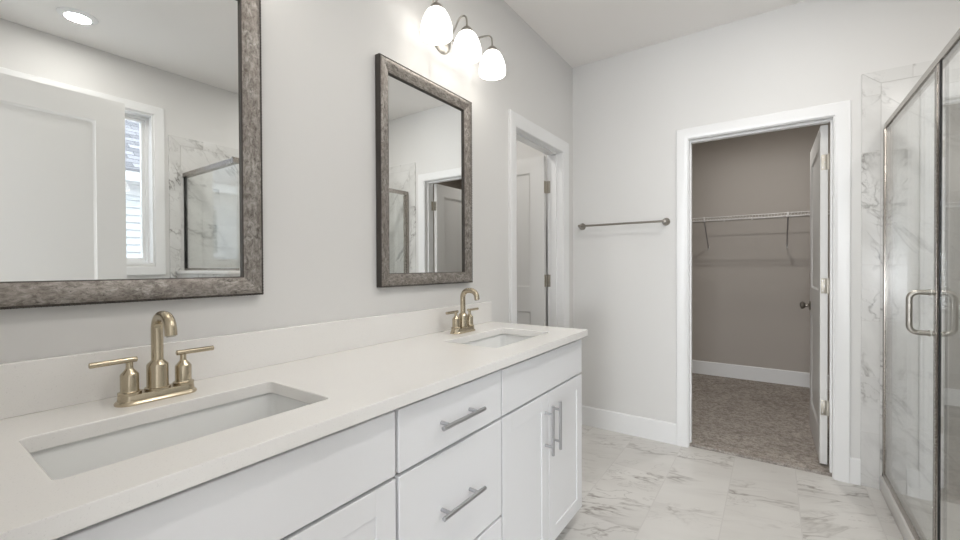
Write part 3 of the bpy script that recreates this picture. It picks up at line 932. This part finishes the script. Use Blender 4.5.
for x in (.692, 1.382):
    mb = MB(); mb.tube([(x, YF - .003, SZ + .006), (x, YF - .004, SZ - .028), (x, YF + .02, SZ - .045), (x, KY - .02, 1.405), (x, KY - .004, 1.392)], .006, 10)
    b = mb.build('brace', M_steel, ws, org, label='grey diagonal brace')
    mb = MB(); mb.box(x - .008, x + .008, KY - .012, KY, 1.375, 1.415, .003)
    mb.build('clip', M_wire, b, org)
    mb = MB(); mb.box(x - .008, x + .008, YF - .010, YF + .004, SZ - .036, SZ + .010, .003)
    mb.build('clip', M_wire, b, org)
for x in (.30, .84, 1.09, 1.66, 2.2):
    mb = MB(); mb.box(x - .007, x + .007, KY - .014, KY, SZ - .012, SZ + .010, .003)
    mb.build('wall_clip', M_wire, ws, org)

# ------------------------------------------------------------------ shower enclosure
se = thing('shower_enclosure', (1.757, 2.25, .078), 'brushed nickel framed glass shower enclosure with a pull handle', 'shower enclosure')
org = se.location
XG = 1.7605
PY0, PY1 = 2.138, 2.215                 # strike post
mb = MB()
mb.prism([(1.752, 1.926), (1.758, 1.960), (1.770, 1.966), (1.782, 1.960), (1.785, 1.926)], 'y', KN0 + .035, YB - T - .002)
mb.build('header', M_shower_metal, se, org)
mb = MB()
mb.prism([(1.752, 1.934), (1.752, 1.962), (1.764, 1.962), (1.764, 1.934)], 'y', KN0 + .03, KN0 + .034)
mb.prism([(KN0 + .042, 1.926), (KN0 + .042, 1.960), (KN0 + .060, 1.966), (KN0 + .078, 1.960), (KN0 + .078, 1.926)], 'x', 1.785, WR - T - .002)
mb.build('return_header', M_shower_metal, se, org)
mb = MB()
mb.box(1.752, 1.785, YB - T - .034, YB - T - .001, .078, 1.928, .002)
mb.box(1.757, 1.780, YB - T - .052, YB - T - .034, .095, 1.920, .002)
mb.build('wall_jamb', M_shower_metal, se, org)
mb = MB()
mb.prism([(1.752, .0785), (1.752, .098), (1.762, .104), (1.778, .104), (1.786, .094), (1.786, .0785)], 'y', KN1 + .001, YB - T - .001)
mb.build('sill', M_shower_metal, se, org)
mb = MB(); mb.box(1.754, 1.760, 2.158, PY1, .10, 1.928, .0018)
mb.box(1.7528, 1.7545, 2.178, 2.190, .10, 1.928, .0006)
mb.build('post', M_shower_metal, se, org)
mb = MB(); mb.box(1.7538, 1.7605, 2.150, 2.1579, .10, 1.928)
mb.build('gasket', M_dark, se, org, label='black rubber seal along the post')
door = MB(); door.box(XG - .004, XG + .004, PY1 + .004, YB - T - .046, .112, 1.916)
dr = door.build('door', M_glass, se, org, label='clear glass door panel')
HY, HZ0, HZ1 = 2.268, .950, 1.104
def cpull(sgn):
    reach, rr = .060, .026
    pts = [(XG + sgn * .004, HY, HZ0)]
    c0 = (XG + sgn * (reach - rr), HZ0 + rr)
    for i in range(9): a = -PI / 2 + PI / 2 * i / 8; pts.append((c0[0] + sgn * rr * math.cos(a), HY, c0[1] + rr * math.sin(a)))
    c1 = (XG + sgn * (reach - rr), HZ1 - rr)
    for i in range(9): a = PI / 2 * i / 8; pts.append((c1[0] + sgn * rr * math.cos(a), HY, c1[1] + rr * math.sin(a)))
    pts.append((XG + sgn * .004, HY, HZ1))
    return pts
mb = MB()
for sgn in (-1, 1):
    mb.tube(cpull(sgn), .0095, 18)
    for z in (HZ0, HZ1): mb.cyl((XG + sgn * .004, HY, z), (XG + sgn * .008, HY, z), .012, 18)
mb.build('handle', M_ni, dr, org, label='brushed nickel D shaped pull handle through the glass')
mb = MB(); mb.box(XG - .004, XG + .004, KN0 + .064, 2.1498, .106, 1.926)
mb.build('fixed_panel', M_glass, se, org, label='clear fixed glass panel')
mb = MB(); mb.box(XG - .004, WR - T - .016, KN0 + .056, KN0 + .064, 1.203, 1.93)
mb.build('return_panel', M_glass, se, org, label='clear glass panel on the half wall')
mb = MB(); mb.box(XG - .006, WR - T - .001, KN0 + .050, KN0 + .070, 1.1885, 1.206, .001)
mb.build('return_rail', M_shower_metal, se, org)
mb = MB(); mb.box(WR - T - .016, WR - T - .001, KN0 + .050, KN0 + .070, 1.206, 1.926)
mb.build('return_jamb', M_dark, se, org, label='dark seal against the tiled wall')

# ------------------------------------------------------------------ downlights
def make_downlight(label):
    root = thing('recessed_downlight', (2.2, .72, H), label, 'downlight', 'round recessed ceiling downlights')
    mb = MB(); mb.lathe([(.062, -.0105), (.078, -.007), (.092, -.0025), (.0935, 0), (.060, 0), (.060, -.006)], (0, 0, 0), (0, 0, 1), 40)
    mb.build('trim_ring', M_trim, root)
    mb = MB(); mb.lathe([(0, -.0068), (.0605, -.0068), (.0605, -.002), (0, -.002)], (0, 0, 0), (0, 0, 1), 40)
    mb.build('lens', M_lens, root, label='lit lens')
    return root
dl = make_downlight('round white ceiling downlight reflected at the top of the large mirror')
lamp('downlight_glow', (2.2, .72, H - .014), W_BATH, .12)
q = copy_tree(dl); q.location = (2.18, 2.28, H); q['label'] = 'unseen downlight added for light above the shower stall'  # added lamp, out of view, for light in the shower
lamp('downlight_glow', (2.18, 2.28, H - .014), W_SHOWER, .12)
for yy, lb in ((.95, 'unseen downlight added as fill over the near half of the floor'), (2.05, 'unseen downlight added as fill over the floor before the closet')):  # pair of unseen downlights, added to even out the room light
    q = copy_tree(dl); q.location = (1.35, yy, H); q['label'] = lb
    lamp('downlight_glow', (1.35, yy, H - .014), W_MID, .12)
def dome(x, y, label, watts):
    root = thing('ceiling_dome_lamp', (x, y, H), label, 'ceiling lamp')
    mb = MB(); mb.lathe([(0, 0), (.12, 0), (.12, -.018), (.112, -.022), (0, -.022)], (0, 0, 0), (0, 0, 1), 36)
    mb.build('base', M_ni, root)
    mb = MB(); mb.lathe([(.108, -.022), (.105, -.040), (.085, -.062), (.05, -.075), (0, -.080)], (0, 0, 0), (0, 0, 1), 36)
    mb.build('lamp_shade', M_lens, root)
    lamp('dome_glow', (x, y, H - .09), watts, .07)
dome(1.27, 4.05, 'small round ceiling lamp in the closet', W_CLOSET)
dome(-.62, 2.45, 'unseen ceiling lamp added to light the room behind the left doorway', W_TOILET)  # added lamp, unseen, to light the small room
# fill lamp added at the bedroom window, tilted up to brighten the ceiling
lamp('bedroom_fill_light', (1.3, BY0 + .03, 1.0), W_BEDROOM, 2.1, (.94, .965, 1.0), (PI / 2 + .45, 0, 0), 'RECTANGLE', .8)

# ------------------------------------------------------------------ outside: neighbour house
NX = 6.0
nh = thing('neighbour_house', (NX, 1.0, -.6), 'white clapboard house with grey shingle roof seen through the window', 'house')
org = nh.location
mb = MB()
z = -.6
while z < 2.24:
    mb.prism([(NX, z), (NX - .026, z), (NX - .004, z + .105), (NX, z + .105)], 'y', -4.5, 7)
    z += .1016
mb.box(NX, NX + 4, -4.5, 7, -.6, 2.3)
mb.build('siding_wall', M_siding, nh, org)
mb = MB(); mb.box(NX - .30, NX + .0, -4.7, 7.2, 2.36, 2.375); mb.box(NX - .028, NX, -4.5, 7, 2.21, 2.36); mb.box(NX - .315, NX - .295, -4.7, 7.2, 2.36, 2.50)
mb.build('fascia', M_fascia, nh, org)
mb = MB(); mb.prism([(NX - .33, 2.49), (NX - .33, 2.52), (NX + 3.2, 4.9), (NX + 3.2, 4.87)], 'y', -4.8, 7.3)
mb.build('roof', M_shingle, nh, org)
wf = MB(); wf.frame([(0, 0), (0, .03), (.055, .03), (.055, 0)], -.32, .62, 1.38, 2.17, '-x', NX - .012)
f = wf.build('window_frame', M_fascia, nh, org)
mb = MB(); mb.box(NX - .02, NX - .016, -.265, .565, 1.435, 2.115)
mb.build('pane', M_neighpane, f, org)
mb = MB(); mb.box(WR + .15, 12, -8, 12, -.7, -.6)
struct(mb, 'ground', M_bounce_ground, 'pale bounce concrete yard between the houses, lightened to bounce light indoors', 'ground')
